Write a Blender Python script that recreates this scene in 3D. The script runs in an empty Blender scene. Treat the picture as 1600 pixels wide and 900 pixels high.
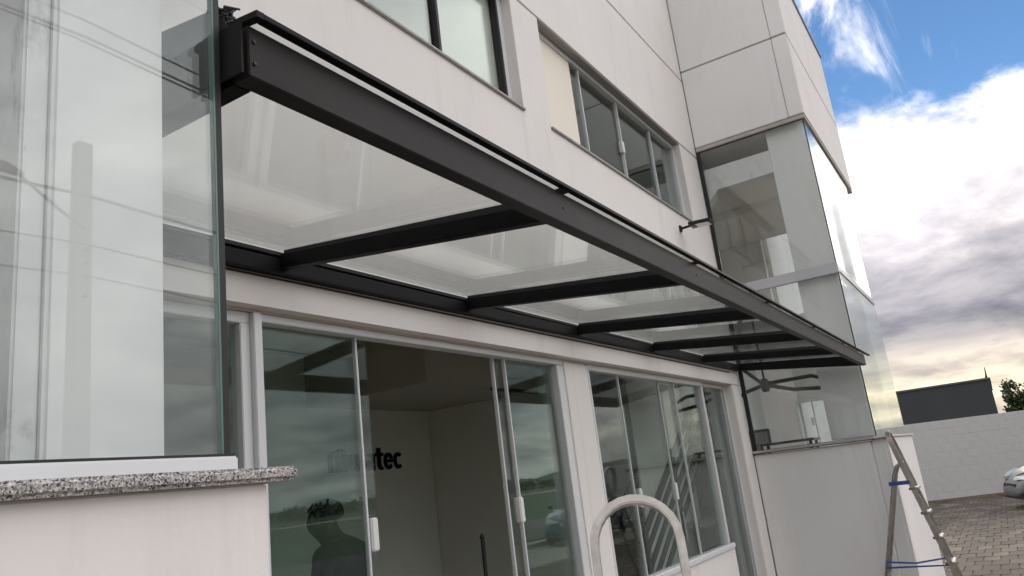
import bpy, bmesh, math, random
from mathutils import Vector, Matrix
R = math.radians
random.seed(7)
S = bpy.context.scene
COL = S.collection

# ------------------------------------------------------------------ camera
H = 1.65
cam = bpy.data.cameras.new('camera'); cam_o = bpy.data.objects.new('camera', cam); COL.objects.link(cam_o)
cam.sensor_width = 36; cam.lens = 27.303; cam.clip_start = 0.02; cam.clip_end = 3000
rt = Vector((0.527101, -0.841598, -0.117805)); dn = Vector((0.151607, 0.22953, -0.961421)); fw = Vector((0.83617, 0.488906, 0.248578))
m = Matrix.Identity(4)
for i in range(3):
    m[i][0] = rt[i]; m[i][1] = -dn[i]; m[i][2] = -fw[i]
m[2][3] = H
cam_o.matrix_world = m
S.camera = cam_o

# ------------------------------------------------------------------ world, sun, exposure
SUN_EL, SUN_AZ = R(15.0), R(2.6)       # azimuth measured from +X (along the facade)
sun_dir = Vector((math.cos(SUN_EL)*math.cos(SUN_AZ), math.cos(SUN_EL)*math.sin(SUN_AZ), math.sin(SUN_EL)))
W = bpy.data.worlds.new('World'); S.world = W; W.use_nodes = True
nt = W.node_tree; nt.nodes.clear()
def N(t, **k):
    n = nt.nodes.new(t)
    for a, v in k.items(): setattr(n, a, v)
    return n
def ln(a, b): nt.links.new(a, b)
def mth(op, a, b=None, c=None, clamp=False):
    n = N('ShaderNodeMath', operation=op); n.use_clamp = clamp
    for i, v in enumerate((a, b, c)):
        if v is None: continue
        if isinstance(v, (int, float)): n.inputs[i].default_value = v
        else: ln(v, n.inputs[i])
    return n.outputs[0]
def ramp(x, stops, interp='LINEAR'):
    n = N('ShaderNodeValToRGB'); r = n.color_ramp; r.interpolation = interp
    while len(r.elements) < len(stops): r.elements.new(0.5)
    for e, (p, c) in zip(r.elements, stops):
        e.position = p; e.color = (c, c, c, 1) if isinstance(c, (int, float)) else (*c, 1)
    ln(x, n.inputs[0]); return n.outputs[0]
out = N('ShaderNodeOutputWorld'); bg = N('ShaderNodeBackground'); bg.inputs[1].default_value = 0.1
sky = N('ShaderNodeTexSky', sky_type='NISHITA'); sky.sun_disc = False
sky.sun_elevation = SUN_EL; sky.sun_rotation = R(90) - SUN_AZ; sky.air_density = 1.0; sky.dust_density = 0.0; sky.ozone_density = 2.0
tc = N('ShaderNodeTexCoord'); sp = N('ShaderNodeSeparateXYZ'); ln(tc.outputs['Generated'], sp.inputs[0])
zc = mth('MAXIMUM', sp.outputs[2], 0.0)
den = mth('ADD', zc, 0.22)
cx = N('ShaderNodeCombineXYZ'); ln(mth('DIVIDE', sp.outputs[0], den), cx.inputs[0]); ln(mth('DIVIDE', sp.outputs[1], den), cx.inputs[1]); ln(mth('MULTIPLY', zc, 1.5), cx.inputs[2])
n1 = N('ShaderNodeTexNoise'); n1.inputs['Scale'].default_value = 1.9; n1.inputs['Detail'].default_value = 11; n1.inputs['Roughness'].default_value = 0.60; n1.inputs['Distortion'].default_value = 0.25
ln(cx.outputs[0], n1.inputs['Vector'])
off = N('ShaderNodeVectorMath', operation='ADD'); ln(cx.outputs[0], off.inputs[0]); off.inputs[1].default_value = (0.16, 0.0, 0.07)
n2 = N('ShaderNodeTexNoise'); n2.inputs['Scale'].default_value = 1.9; n2.inputs['Detail'].default_value = 8; n2.inputs['Roughness'].default_value = 0.56; n2.inputs['Distortion'].default_value = 0.25
ln(off.outputs[0], n2.inputs['Vector'])
str_v = N('ShaderNodeVectorMath', operation='MULTIPLY'); ln(tc.outputs['Generated'], str_v.inputs[0]); str_v.inputs[1].default_value = (2.0, 2.0, 16.0)
n3 = N('ShaderNodeTexNoise'); n3.inputs['Scale'].default_value = 1.6; n3.inputs['Detail'].default_value = 7; n3.inputs['Roughness'].default_value = 0.55
ln(str_v.outputs[0], n3.inputs['Vector'])
bias0 = ramp(zc, [(0.0, 0.92), (0.20, 0.86), (0.36, 0.76), (0.60, 0.70), (1.0, 0.68)])
gd = N('ShaderNodeVectorMath', operation='DOT_PRODUCT'); ln(tc.outputs['Generated'], gd.inputs[0]); gd.inputs[1].default_value = Vector((0.77, -0.03, 0.62)).normalized()
gap = ramp(gd.outputs['Value'], [(0.915, 0.0), (0.972, 0.34)])      # clear blue gap in the cloud cover
bias = mth('SUBTRACT', bias0, gap)
cov = mth('ADD', n1.outputs[0], mth('SUBTRACT', bias, 0.5))
mask0 = ramp(cov, [(0.48, 0.0), (0.66, 1.0)], 'EASE')
wv = N('ShaderNodeMapping'); wv.inputs['Rotation'].default_value = (0, R(35), R(20)); wv.inputs['Scale'].default_value = (2.2, 4.2, 2.0); ln(tc.outputs['Generated'], wv.inputs[0])
n4 = N('ShaderNodeTexNoise'); n4.inputs['Scale'].default_value = 2.3; n4.inputs['Detail'].default_value = 12; n4.inputs['Roughness'].default_value = 0.62; n4.inputs['Distortion'].default_value = 0.6
ln(wv.outputs[0], n4.inputs['Vector'])
wisp = ramp(n4.outputs[0], [(0.50, 0.0), (0.72, 0.85)], 'EASE')
mask = mth('MAXIMUM', mask0, wisp)
shade = mth('MULTIPLY_ADD', mth('SUBTRACT', n1.outputs[0], n2.outputs[0]), 2.3, 0.60, clamp=True)
lit = ramp(shade, [(0.18, (0.56, 0.57, 0.61)), (0.50, (0.84, 0.84, 0.86)), (0.82, (1.22, 1.20, 1.17))])
zn = mth('ADD', zc, mth('MULTIPLY', mth('SUBTRACT', n3.outputs[0], 0.5), 0.075))
elev_s = ramp(zn, [(0.0, (0.34, 0.30, 0.25)), (0.055, (0.46, 0.39, 0.29)), (0.085, (0.31, 0.28, 0.25)), (0.118, (0.150, 0.147, 0.165)), (0.16, (0.215, 0.207, 0.225)), (0.22, (0.385, 0.362, 0.37)), (0.30, (0.56, 0.535, 0.532)), (0.42, (0.80, 0.765, 0.755))])
elev_a = ramp(zn, [(0.0, (0.38, 0.38, 0.38)), (0.06, (0.42, 0.42, 0.42)), (0.13, (0.33, 0.335, 0.35)), (0.25, (0.60, 0.60, 0.61)), (0.42, (0.92, 0.92, 0.93))])
dt = N('ShaderNodeVectorMath', operation='DOT_PRODUCT'); ln(tc.outputs['Generated'], dt.inputs[0]); dt.inputs[1].default_value = sun_dir
near = ramp(dt.outputs['Value'], [(0.80, 0.0), (0.965, 1.0)])
em_ = N('ShaderNodeMix', data_type='RGBA'); ln(near, em_.inputs[0]); ln(elev_a, em_.inputs[6]); ln(elev_s, em_.inputs[7]); elev = em_.outputs[2]
mx = N('ShaderNodeMix', data_type='RGBA', blend_type='MULTIPLY'); mx.inputs[0].default_value = 1.0
ln(lit, mx.inputs[6]); ln(elev, mx.inputs[7])
# bright patch where the hidden sun shines through the cloud
glow = mth('MULTIPLY', mth('POWER', mth('MAXIMUM', dt.outputs['Value'], 0.0), 900.0), 0.6)
fwd = mth('MULTIPLY_ADD', dt.outputs['Value'], 0.28, 0.84)          # cloud towards the sun is brighter
gain = mth('MULTIPLY', mth('ADD', glow, fwd), 16.0)
vm = N('ShaderNodeVectorMath', operation='SCALE'); ln(mx.outputs[2], vm.inputs[0]); ln(gain, vm.inputs[3])
fin = N('ShaderNodeMix', data_type='RGBA'); ln(mask, fin.inputs[0]); tn = N('ShaderNodeMix', data_type='RGBA', blend_type='MULTIPLY'); tn.inputs[0].default_value = 1.0; ln(sky.outputs[0], tn.inputs[6]); tn.inputs[7].default_value = (0.60, 0.74, 0.90, 1); ln(tn.outputs[2], fin.inputs[6]); ln(vm.outputs[0], fin.inputs[7])
ln(fin.outputs[2], bg.inputs[0]); ln(bg.outputs[0], out.inputs[0])

sl = bpy.data.lights.new('sun', 'SUN'); sl.energy = 1.2; sl.angle = R(12); sl.color = (1.0, 0.88, 0.72)
so = bpy.data.objects.new('sun', sl); COL.objects.link(so); so.rotation_euler = sun_dir.to_track_quat('Z', 'Y').to_euler()

S.view_settings.view_transform = 'Standard'; S.view_settings.look = 'None'; S.view_settings.exposure = 0.58; S.view_settings.gamma = 1.0
S.view_settings.use_curve_mapping = False
S.render.engine = 'CYCLES'
cy = S.cycles
cy.use_denoising = True; cy.max_bounces = 10; cy.diffuse_bounces = 5; cy.glossy_bounces = 6; cy.transparent_max_bounces = 24; cy.caustics_reflective = False; cy.caustics_refractive = False
cy.sample_clamp_indirect = 6.0

# ------------------------------------------------------------------ materials
MATS = {}
def mat(name, col, rough=0.6, metal=0.0, var=0.0, vscale=3.0, bump=0.0, bscale=200.0, stain=None, spec=0.5, coat=0.0):
    if name in MATS: return MATS[name]
    M = bpy.data.materials.new(name); M.use_nodes = True; t = M.node_tree
    b = t.nodes['Principled BSDF']; b.inputs['Roughness'].default_value = rough; b.inputs['Metallic'].default_value = metal
    b.inputs['Specular IOR Level'].default_value = spec
    b.inputs['Coat Weight'].default_value = coat
    b.inputs['Base Color'].default_value = (*col, 1)
    co = t.nodes.new('ShaderNodeTexCoord')
    src = None
    if var:
        nz = t.nodes.new('ShaderNodeTexNoise'); nz.inputs['Scale'].default_value = vscale; nz.inputs['Detail'].default_value = 6; nz.inputs['Roughness'].default_value = 0.6
        t.links.new(co.outputs['Object'], nz.inputs['Vector'])
        r = t.nodes.new('ShaderNodeValToRGB'); r.color_ramp.elements[0].position = 0.32; r.color_ramp.elements[1].position = 0.68
        r.color_ramp.elements[0].color = (*[c*(1-var) for c in col], 1); r.color_ramp.elements[1].color = (*[min(1, c*(1+var)) for c in col], 1)
        t.links.new(nz.outputs[0], r.inputs[0]); src = r.outputs[0]
    if stain:
        scol, samt, sscale, svec = stain
        mp = t.nodes.new('ShaderNodeMapping'); mp.inputs['Scale'].default_value = svec
        t.links.new(co.outputs['Object'], mp.inputs[0])
        ns = t.nodes.new('ShaderNodeTexNoise'); ns.inputs['Scale'].default_value = sscale; ns.inputs['Detail'].default_value = 8; ns.inputs['Roughness'].default_value = 0.65
        t.links.new(mp.outputs[0], ns.inputs['Vector'])
        r2 = t.nodes.new('ShaderNodeValToRGB'); r2.color_ramp.elements[0].position = 0.56; r2.color_ramp.elements[1].position = 0.80
        r2.color_ramp.elements[0].color = (0, 0, 0, 1); r2.color_ramp.elements[1].color = (samt, samt, samt, 1)
        t.links.new(ns.outputs[0], r2.inputs[0])
        mm = t.nodes.new('ShaderNodeMix'); mm.data_type = 'RGBA'
        t.links.new(r2.outputs[0], mm.inputs[0])
        if src: t.links.new(src, mm.inputs[6])
        else: mm.inputs[6].default_value = (*col, 1)
        mm.inputs[7].default_value = (*scol, 1); src = mm.outputs[2]
    if src: t.links.new(src, b.inputs['Base Color'])
    if bump:
        nb = t.nodes.new('ShaderNodeTexNoise'); nb.inputs['Scale'].default_value = bscale; nb.inputs['Detail'].default_value = 5
        t.links.new(co.outputs['Object'], nb.inputs['Vector'])
        bp = t.nodes.new('ShaderNodeBump'); bp.inputs['Strength'].default_value = bump; bp.inputs['Distance'].default_value = 0.01
        t.links.new(nb.outputs[0], bp.inputs['Height']); t.links.new(bp.outputs[0], b.inputs['Normal'])
    MATS[name] = M; return M

def streaks(M, amt, sx, sz, lo, hi, col):
    t = M.node_tree; b = t.nodes['Principled BSDF']; src = b.inputs['Base Color'].links[0].from_socket
    ge = t.nodes.new('ShaderNodeNewGeometry'); mp = t.nodes.new('ShaderNodeMapping'); mp.inputs['Scale'].default_value = (sx, sx, sz); t.links.new(ge.outputs['Position'], mp.inputs[0])
    nz = t.nodes.new('ShaderNodeTexNoise'); nz.inputs['Scale'].default_value = 1.0; nz.inputs['Detail'].default_value = 9; nz.inputs['Roughness'].default_value = 0.7; t.links.new(mp.outputs[0], nz.inputs['Vector'])
    r = t.nodes.new('ShaderNodeValToRGB'); r.color_ramp.elements[0].position = lo; r.color_ramp.elements[1].position = hi; r.color_ramp.elements[0].color = (0, 0, 0, 1); r.color_ramp.elements[1].color = (amt, amt, amt, 1); t.links.new(nz.outputs[0], r.inputs[0])
    mm = t.nodes.new('ShaderNodeMix'); mm.data_type = 'RGBA'; t.links.new(r.outputs[0], mm.inputs[0]); t.links.new(src, mm.inputs[6]); mm.inputs[7].default_value = (*col, 1); t.links.new(mm.outputs[2], b.inputs['Base Color'])
def glass(name, tint, r0=0.04, dirt=0.0):
    M = bpy.data.materials.new(name); M.use_nodes = True; t = M.node_tree; t.nodes.clear()
    o = t.nodes.new('ShaderNodeOutputMaterial'); tr = t.nodes.new('ShaderNodeBsdfTransparent'); gl = t.nodes.new('ShaderNodeBsdfGlossy')
    tr.inputs[0].default_value = (*tint, 1); gl.inputs['Roughness'].default_value = 0.0; gl.inputs[0].default_value = (0.95, 1.0, 0.98, 1)
    g = t.nodes.new('ShaderNodeNewGeometry'); d = t.nodes.new('ShaderNodeVectorMath'); d.operation = 'DOT_PRODUCT'
    t.links.new(g.outputs['Normal'], d.inputs[0]); t.links.new(g.outputs['Incoming'], d.inputs[1])
    def mm(op, a, b_=None, c=None):
        n = t.nodes.new('ShaderNodeMath'); n.operation = op
        for i, v in enumerate((a, b_, c)):
            if v is None: continue
            if isinstance(v, (int, float)): n.inputs[i].default_value = v
            else: t.links.new(v, n.inputs[i])
        return n.outputs[0]
    c = mm('ABSOLUTE', d.outputs['Value']); k = mm('SUBTRACT', 1.0, c); k.node.use_clamp = True
    p = mm('POWER', k, 5.0); f = mm('MULTIPLY_ADD', p, 1 - r0, r0)
    mix = t.nodes.new('ShaderNodeMixShader'); t.links.new(f, mix.inputs[0]); t.links.new(tr.outputs[0], mix.inputs[1]); t.links.new(gl.outputs[0], mix.inputs[2])
    if dirt:
        df = t.nodes.new('ShaderNodeBsdfDiffuse'); df.inputs[0].default_value = (0.7, 0.7, 0.68, 1)
        co = t.nodes.new('ShaderNodeTexCoord'); nz = t.nodes.new('ShaderNodeTexNoise'); nz.inputs['Scale'].default_value = 1.7; nz.inputs['Detail'].default_value = 9
        t.links.new(co.outputs['Object'], nz.inputs['Vector'])
        dm = mm('MULTIPLY', nz.outputs[0], dirt)
        mix2 = t.nodes.new('ShaderNodeMixShader'); t.links.new(dm, mix2.inputs[0]); t.links.new(mix.outputs[0], mix2.inputs[1]); t.links.new(df.outputs[0], mix2.inputs[2])
        t.links.new(mix2.outputs[0], o.inputs[0])
    else: t.links.new(mix.outputs[0], o.inputs[0])
    return M

WALL = mat('white_wall_paint', (0.79, 0.745, 0.725), 0.75, var=0.025, vscale=1.3, bump=0.06, bscale=90, stain=((0.50, 0.47, 0.44), 0.30, 1.6, (2.2, 2.2, 0.35)), spec=0.25)
WALLG = mat('pale_grey_wall_paint', (0.72, 0.715, 0.71), 0.75, var=0.03, vscale=1.1, bump=0.06, bscale=90, stain=((0.45, 0.44, 0.42), 0.25, 1.3, (2, 2, 0.5)), spec=0.25)
streaks(WALL, 0.32, 7.0, 0.45, 0.56, 0.80, (0.44, 0.41, 0.38)); streaks(WALL, 0.5, 38.0, 30.0, 0.70, 0.80, (0.40, 0.37, 0.34))
streaks(WALLG, 0.32, 5.0, 0.4, 0.55, 0.82, (0.42, 0.41, 0.40)); streaks(WALLG, 0.5, 34.0, 30.0, 0.70, 0.80, (0.36, 0.35, 0.34))
SOFF = mat('beige_reveal_paint', (0.58, 0.52, 0.47), 0.8, var=0.06, vscale=4, spec=0.2)
JOINT = mat('joint_sealant_grey', (0.30, 0.29, 0.28), 0.8)
CREAM = mat('cream_blind_fabric', (0.86, 0.78, 0.68), 0.8, var=0.02, vscale=2)
BLIND = mat('beige_blind_fabric', (0.74, 0.67, 0.63), 0.8, var=0.04, vscale=2)
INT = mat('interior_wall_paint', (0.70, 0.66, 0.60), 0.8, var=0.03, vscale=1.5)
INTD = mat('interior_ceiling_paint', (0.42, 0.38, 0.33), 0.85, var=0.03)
FLOOR = mat('interior_floor_tile', (0.30, 0.28, 0.26), 0.35, var=0.08)
ALU = mat('white_aluminium', (0.72, 0.72, 0.73), 0.38, 0.15, var=0.02, spec=0.5)
ALUS = mat('silver_aluminium', (0.62, 0.62, 0.64), 0.32, 0.85, var=0.08, vscale=9, bump=0.03, bscale=60)
STEEL = mat('charcoal_painted_steel', (0.0055, 0.005, 0.0053), 0.5, 0.0, var=0.16, vscale=2.2, bump=0.05, bscale=120, stain=((0.016, 0.013, 0.012), 0.4, 2.5, (1, 3, 3)), spec=0.14)  # canopy steel, darkened to stand in for shade on rafters and wall beam
STEEL_LIT = mat('skylit_charcoal_steel', (0.026, 0.0225, 0.0225), 0.5, 0.0, var=0.25, vscale=1.4, bump=0.05, bscale=120, stain=((0.052, 0.038, 0.032), 0.6, 1.8, (1, 3, 3)), spec=0.16)  # lighter copy of the same steel, sky light on the fascia put into colour
BLACK = mat('black_rubber', (0.012, 0.012, 0.013), 0.6)
BLACKM = mat('black_metal', (0.012, 0.012, 0.013), 0.45, spec=0.4)
GL_C = glass('canopy_glass', (0.965, 0.975, 0.968), 0.045, 0.02)
GL_B = glass('bay_glass', (0.966, 0.978, 0.976), 0.042, 0.035)
GL_D = glass('door_glass', (0.89, 0.945, 0.93), 0.032, 0.0)
GL_U = glass('upper_window_glass', (0.89, 0.925, 0.92), 0.025)
GL_E = mat('green_glass_edge', (0.10, 0.17, 0.15), 0.25)

def granite():
    M = bpy.data.materials.new('grey_granite'); M.use_nodes = True; t = M.node_tree; b = t.nodes['Principled BSDF']; b.inputs['Roughness'].default_value = 0.45
    co = t.nodes.new('ShaderNodeTexCoord')
    v = t.nodes.new('ShaderNodeTexVoronoi'); v.inputs['Scale'].default_value = 420; v.feature = 'F1'
    nz = t.nodes.new('ShaderNodeTexNoise'); nz.inputs['Scale'].default_value = 190; nz.inputs['Detail'].default_value = 4
    t.links.new(co.outputs['Object'], v.inputs['Vector']); t.links.new(co.outputs['Object'], nz.inputs['Vector'])
    hs = t.nodes.new('ShaderNodeSeparateColor'); t.links.new(v.outputs['Color'], hs.inputs[0])
    r = t.nodes.new('ShaderNodeValToRGB'); r.color_ramp.interpolation = 'CONSTANT'
    st = [(0, (0.03, 0.03, 0.032)), (0.14, (0.17, 0.16, 0.16)), (0.34, (0.38, 0.35, 0.34)), (0.58, (0.30, 0.285, 0.28)), (0.72, (0.52, 0.47, 0.45)), (0.90, (0.60, 0.57, 0.55))]
    while len(r.color_ramp.elements) < len(st): r.color_ramp.elements.new(0.5)
    for e, (p, c) in zip(r.color_ramp.elements, st): e.position = p; e.color = (*c, 1)
    t.links.new(hs.outputs[0], r.inputs[0])
    mm = t.nodes.new('ShaderNodeMix'); mm.data_type = 'RGBA'; mm.blend_type = 'OVERLAY'; mm.inputs[0].default_value = 0.5
    t.links.new(r.outputs[0], mm.inputs[6]); t.links.new(nz.outputs[0], mm.inputs[7]); t.links.new(mm.outputs[2], b.inputs['Base Color'])
    return M
GRAN = granite()

# ------------------------------------------------------------------ mesh helpers
class MB:
    def __init__(s): s.v = []; s.f = []; s.mi = []
    def add(s, vs, fs, mi=0):
        o = len(s.v); s.v += [tuple(v) for v in vs]
        for f in fs: s.f.append(tuple(i + o for i in f)); s.mi.append(mi)
        return s
    def box(s, x0, x1, y0, y1, z0, z1, mi=0):
        vs = [(x, y, z) for x in (x0, x1) for y in (y0, y1) for z in (z0, z1)]
        return s.add(vs, [(0, 1, 3, 2), (4, 6, 7, 5), (0, 4, 5, 1), (2, 3, 7, 6), (0, 2, 6, 4), (1, 5, 7, 3)], mi)
    def prism_x(s, x0, x1, yz, mi=0):          # polygon in the YZ plane, extruded along X
        n = len(yz); vs = [(x0, a, b) for a, b in yz] + [(x1, a, b) for a, b in yz]
        return s.add(vs, [tuple(range(n - 1, -1, -1)), tuple(range(n, 2*n))] + [(i, (i+1) % n, n + (i+1) % n, n + i) for i in range(n)], mi)
    def prism_y(s, y0, y1, xz, mi=0):
        n = len(xz); vs = [(a, y0, b) for a, b in xz] + [(a, y1, b) for a, b in xz]
        return s.add(vs, [tuple(range(n)), tuple(range(2*n-1, n-1, -1))] + [(i, n + i, n + (i+1) % n, (i+1) % n) for i in range(n)], mi)
    def tube(s, pts, r, n=8, mi=0, cap=True):
        pts = [Vector(p) for p in pts]; rr = r if isinstance(r, (list, tuple)) else [r]*len(pts)
        up = Vector((0, 0, 1)); rings = []
        for i, p in enumerate(pts):
            d = (pts[min(i+1, len(pts)-1)] - pts[max(i-1, 0)]).normalized()
            a = d.cross(up)
            if a.length < 1e-3: a = d.cross(Vector((1, 0, 0)))
            a.normalize(); b = d.cross(a)
            rings.append([p + (a*math.cos(2*math.pi*k/n) + b*math.sin(2*math.pi*k/n))*rr[i] for k in range(n)])
        vs = [v for r_ in rings for v in r_]
        fs = [(i*n + k, i*n + (k+1) % n, (i+1)*n + (k+1) % n, (i+1)*n + k) for i in range(len(pts)-1) for k in range(n)]
        if cap: fs += [tuple(range(n-1, -1, -1)), tuple(range((len(pts)-1)*n, len(pts)*n))]
        return s.add(vs, fs, mi)
    def bar(s, pts, u, w, hh, mi=0):           # rectangular bar swept along pts; u = fixed width axis
        pts = [Vector(p) for p in pts]; u = Vector(u).normalized(); vs = []
        for i, p in enumerate(pts):
            d = (pts[min(i+1, len(pts)-1)] - pts[max(i-1, 0)]).normalized(); b = d.cross(u).normalized()
            vs += [p + u*(w/2*a) + b*(hh/2*c) for a, c in ((-1, -1), (1, -1), (1, 1), (-1, 1))]
        n = len(pts)
        fs = [(i*4+k, i*4+(k+1) % 4, (i+1)*4+(k+1) % 4, (i+1)*4+k) for i in range(n-1) for k in range(4)] + [(3, 2, 1, 0), (n*4-4, n*4-3, n*4-2, n*4-1)]
        return s.add(vs, fs, mi)
    def quad(s, a, b, c, d, mi=0): return s.add([a, b, c, d], [(0, 1, 2, 3)], mi)
    def build(s, name, mats, parent=None, bevel=0.0, smooth=False, seg=2, origin=None):
        me = bpy.data.meshes.new(name); me.from_pydata(s.v, [], s.f)
        for M in (mats if isinstance(mats, (list, tuple)) else [mats]): me.materials.append(M)
        for p, i in zip(me.polygons, s.mi): p.material_index = i
        bm = bmesh.new(); bm.from_mesh(me); bmesh.ops.recalc_face_normals(bm, faces=bm.faces)
        if bevel:
            es = [e for e in bm.edges if len(e.link_faces) == 2 and e.calc_face_angle(0) > R(25)]
            bmesh.ops.bevel(bm, geom=es, offset=bevel, segments=seg, affect='EDGES', clamp_overlap=True)
        bm.to_mesh(me); bm.free()
        if smooth:
            for p in me.polygons: p.use_smooth = True
        o = bpy.data.objects.new(name, me); COL.objects.link(o)
        if origin:
            me.transform(Matrix.Translation(-Vector(origin))); o.location = origin
        if parent is not None: put(o, parent)
        return o
def wpos(o):
    v = Vector((0, 0, 0))
    while o is not None: v += o.location; o = o.parent
    return v
def put(o, parent):                           # keep world coordinates written in the mesh (parents are only translated)
    o.parent = parent; o.location = o.location - wpos(parent)
def tag(o, label=None, cat=None, group=None, kind=None):
    for k, v in (('label', label), ('category', cat), ('group', group), ('kind', kind)):
        if v: o[k] = v
    return o
def thing(name, loc, label, cat, group=None):
    o = bpy.data.objects.new(name, None); o.empty_display_size = 0.2; COL.objects.link(o); o.location = loc
    return tag(o, label, cat, group)
def wall_grid(xs, zs, solid, y0, y1):          # wall slab in the XZ plane with openings
    b = MB(); nx, nz = len(xs)-1, len(zs)-1
    sol = lambda i, k: 0 <= i < nx and 0 <= k < nz and solid((xs[i]+xs[i+1])/2, (zs[k]+zs[k+1])/2)
    for i in range(nx):
        for k in range(nz):
            if not sol(i, k): continue
            x0, x1, z0, z1 = xs[i], xs[i+1], zs[k], zs[k+1]
            b.quad((x0, y0, z0), (x1, y0, z0), (x1, y0, z1), (x0, y0, z1)); b.quad((x0, y1, z1), (x1, y1, z1), (x1, y1, z0), (x0, y1, z0))
            if not sol(i-1, k): b.quad((x0, y0, z0), (x0, y0, z1), (x0, y1, z1), (x0, y1, z0))
            if not sol(i+1, k): b.quad((x1, y0, z1), (x1, y0, z0), (x1, y1, z0), (x1, y1, z1))
            if not sol(i, k-1): b.quad((x0, y0, z0), (x0, y1, z0), (x1, y1, z0), (x1, y0, z0))
            if not sol(i, k+1): b.quad((x0, y1, z1), (x0, y0, z1), (x1, y0, z1), (x1, y1, z1))
    return b

# ------------------------------------------------------------------ ground
YF = 2.3                                         # facade plane
g = MB(); g.quad((-900, -900, -0.06), (900, -900, -0.06), (900, 900, -0.06), (-900, 900, -0.06))
FIELD = mat('green_field_grass', (0.017, 0.044, 0.011), 0.9, var=0.25, vscale=0.05)
tag(g.build('ground', FIELD), kind='structure')
YARD = mat('grey_yard_concrete', (0.24, 0.215, 0.19), 0.85, var=0.18, vscale=0.8, bump=0.2, bscale=20)
b = MB(); b.box(-14, 24.2, -7.0, 9.0, -0.055, -0.025); tag(b.build('yard', YARD), kind='structure')
ROAD = mat('asphalt', (0.075, 0.072, 0.07), 0.85, var=0.15, vscale=1.5, bump=0.15, bscale=60)
b = MB(); b.box(-400, 400, -17, -9, -0.058, -0.04); tag(b.build('road', ROAD), kind='structure')
KERB = mat('concrete_kerb', (0.42, 0.40, 0.37), 0.85, var=0.1)
b = MB(); b.box(-60, 60, -7.4, -7.002, -0.056, 0.09); tag(b.build('kerb', KERB, bevel=0.02), kind='structure')
b = MB(); b.box(-500, 500, -96, -86, -0.058, 0.02); tag(b.build('far_road', mat('pale_dirt', (0.36, 0.33, 0.28), 0.9, var=0.1, vscale=0.2)), kind='structure')
# pavers in view beyond the right bay
PAV = [mat('paver_concrete_%s' % n, c, 0.9, var=0.18, vscale=6, bump=0.25, bscale=60) for n, c in (('brown', (0.088, 0.068, 0.052)), ('grey', (0.108, 0.092, 0.076)), ('dark', (0.070, 0.056, 0.045)))]
for M_ in PAV:
    t = M_.node_tree; b_ = t.nodes['Principled BSDF']; src = b_.inputs['Base Color'].links[0].from_socket
    ge = t.nodes.new('ShaderNodeNewGeometry'); nz = t.nodes.new('ShaderNodeTexNoise'); nz.inputs['Scale'].default_value = 0.9; nz.inputs['Detail'].default_value = 6; t.links.new(ge.outputs['Position'], nz.inputs['Vector'])
    rr = t.nodes.new('ShaderNodeValToRGB'); rr.color_ramp.elements[0].position = 0.35; rr.color_ramp.elements[1].position = 0.68; rr.color_ramp.elements[0].color = (0.50, 0.44, 0.40, 1); rr.color_ramp.elements[1].color = (1.05, 1.0, 0.95, 1); t.links.new(nz.outputs[0], rr.inputs[0])
    oi = t.nodes.new('ShaderNodeObjectInfo'); ml = t.nodes.new('ShaderNodeMath'); ml.operation = 'MULTIPLY_ADD'; ml.inputs[1].default_value = 0.5; ml.inputs[2].default_value = 0.72; t.links.new(oi.outputs['Random'], ml.inputs[0])
    m1 = t.nodes.new('ShaderNodeMix'); m1.data_type = 'RGBA'; m1.blend_type = 'MULTIPLY'; m1.inputs[0].default_value = 1; t.links.new(src, m1.inputs[6]); t.links.new(rr.outputs[0], m1.inputs[7])
    m2_ = t.nodes.new('ShaderNodeVectorMath'); m2_.operation = 'SCALE'; t.links.new(m1.outputs[2], m2_.inputs[0]); t.links.new(ml.outputs[0], m2_.inputs[3]); t.links.new(m2_.outputs[0], b_.inputs['Base Color'])
pav_root = MB(); pav_root.box(9.0, 23.95, -4.2, 3.2, -0.024, -0.012)
pav = tag(pav_root.build('paving', mat('paver_joint_sand', (0.10, 0.085, 0.07), 0.95)), kind='structure')
PL, PW = 0.40, 0.20
cells = []
r_ = 0; x = 10.4
while x < 23.7:
    y = -4.1 + (PW*0.5 if r_ % 2 else 0)
    while y < 2.9:
        cells.append((x + PL/2, y + PW/2)); y += PW
    x += PL; r_ += 1
def vis_key(c):
    p = Vector((c[0], c[1], -H)); q = (p.dot(rt), p.dot(dn), p.dot(fw)); px = 800 + 1213.5*q[0]/q[2]; py = 450 + 1213.5*q[1]/q[2]
    inside = 1430 < px < 1610 and py < 915
    return (0 if inside else 1, c[0])
cells.sort(key=vis_key)
pm = []
for k in range(6):
    bb = MB(); hx, hy = PL/2 - 0.006, PW/2 - 0.006
    bb.box(-hx, hx, -hy, hy, -0.014, 0.0)
    o = bb.build('paver', PAV[k % 3], bevel=0.005, seg=1); pm.append(o.data); bpy.data.objects.remove(o)
rest = MB()
for i, (cx_, cy_) in enumerate(cells):
    dz = random.uniform(-0.003, 0.003)
    if i < 290:
        o = bpy.data.objects.new('paver', random.choice(pm)); COL.objects.link(o); o.location = (cx_, cy_, dz); o.rotation_euler = (random.uniform(-.006, .006), random.uniform(-.006, .006), random.uniform(-.01, .01)); o.parent = pav
    else:
        hx, hy = PL/2 - 0.006, PW/2 - 0.006
        rest.box(cx_-hx, cx_+hx, cy_-hy, cy_+hy, -0.014, dz, random.randrange(3))
tag(rest.build('paver_rows', PAV, pav), kind='stuff')
LEAF_Y = mat('dry_yellow_leaf', (0.55, 0.36, 0.05), 0.7)

# ------------------------------------------------------------------ office building
bld = thing('office_building', (4.5, 3.8, 0), 'white two storey office building with sliding glass door and upper windows behind the canopy', 'building')
GZ = 2.445
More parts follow.
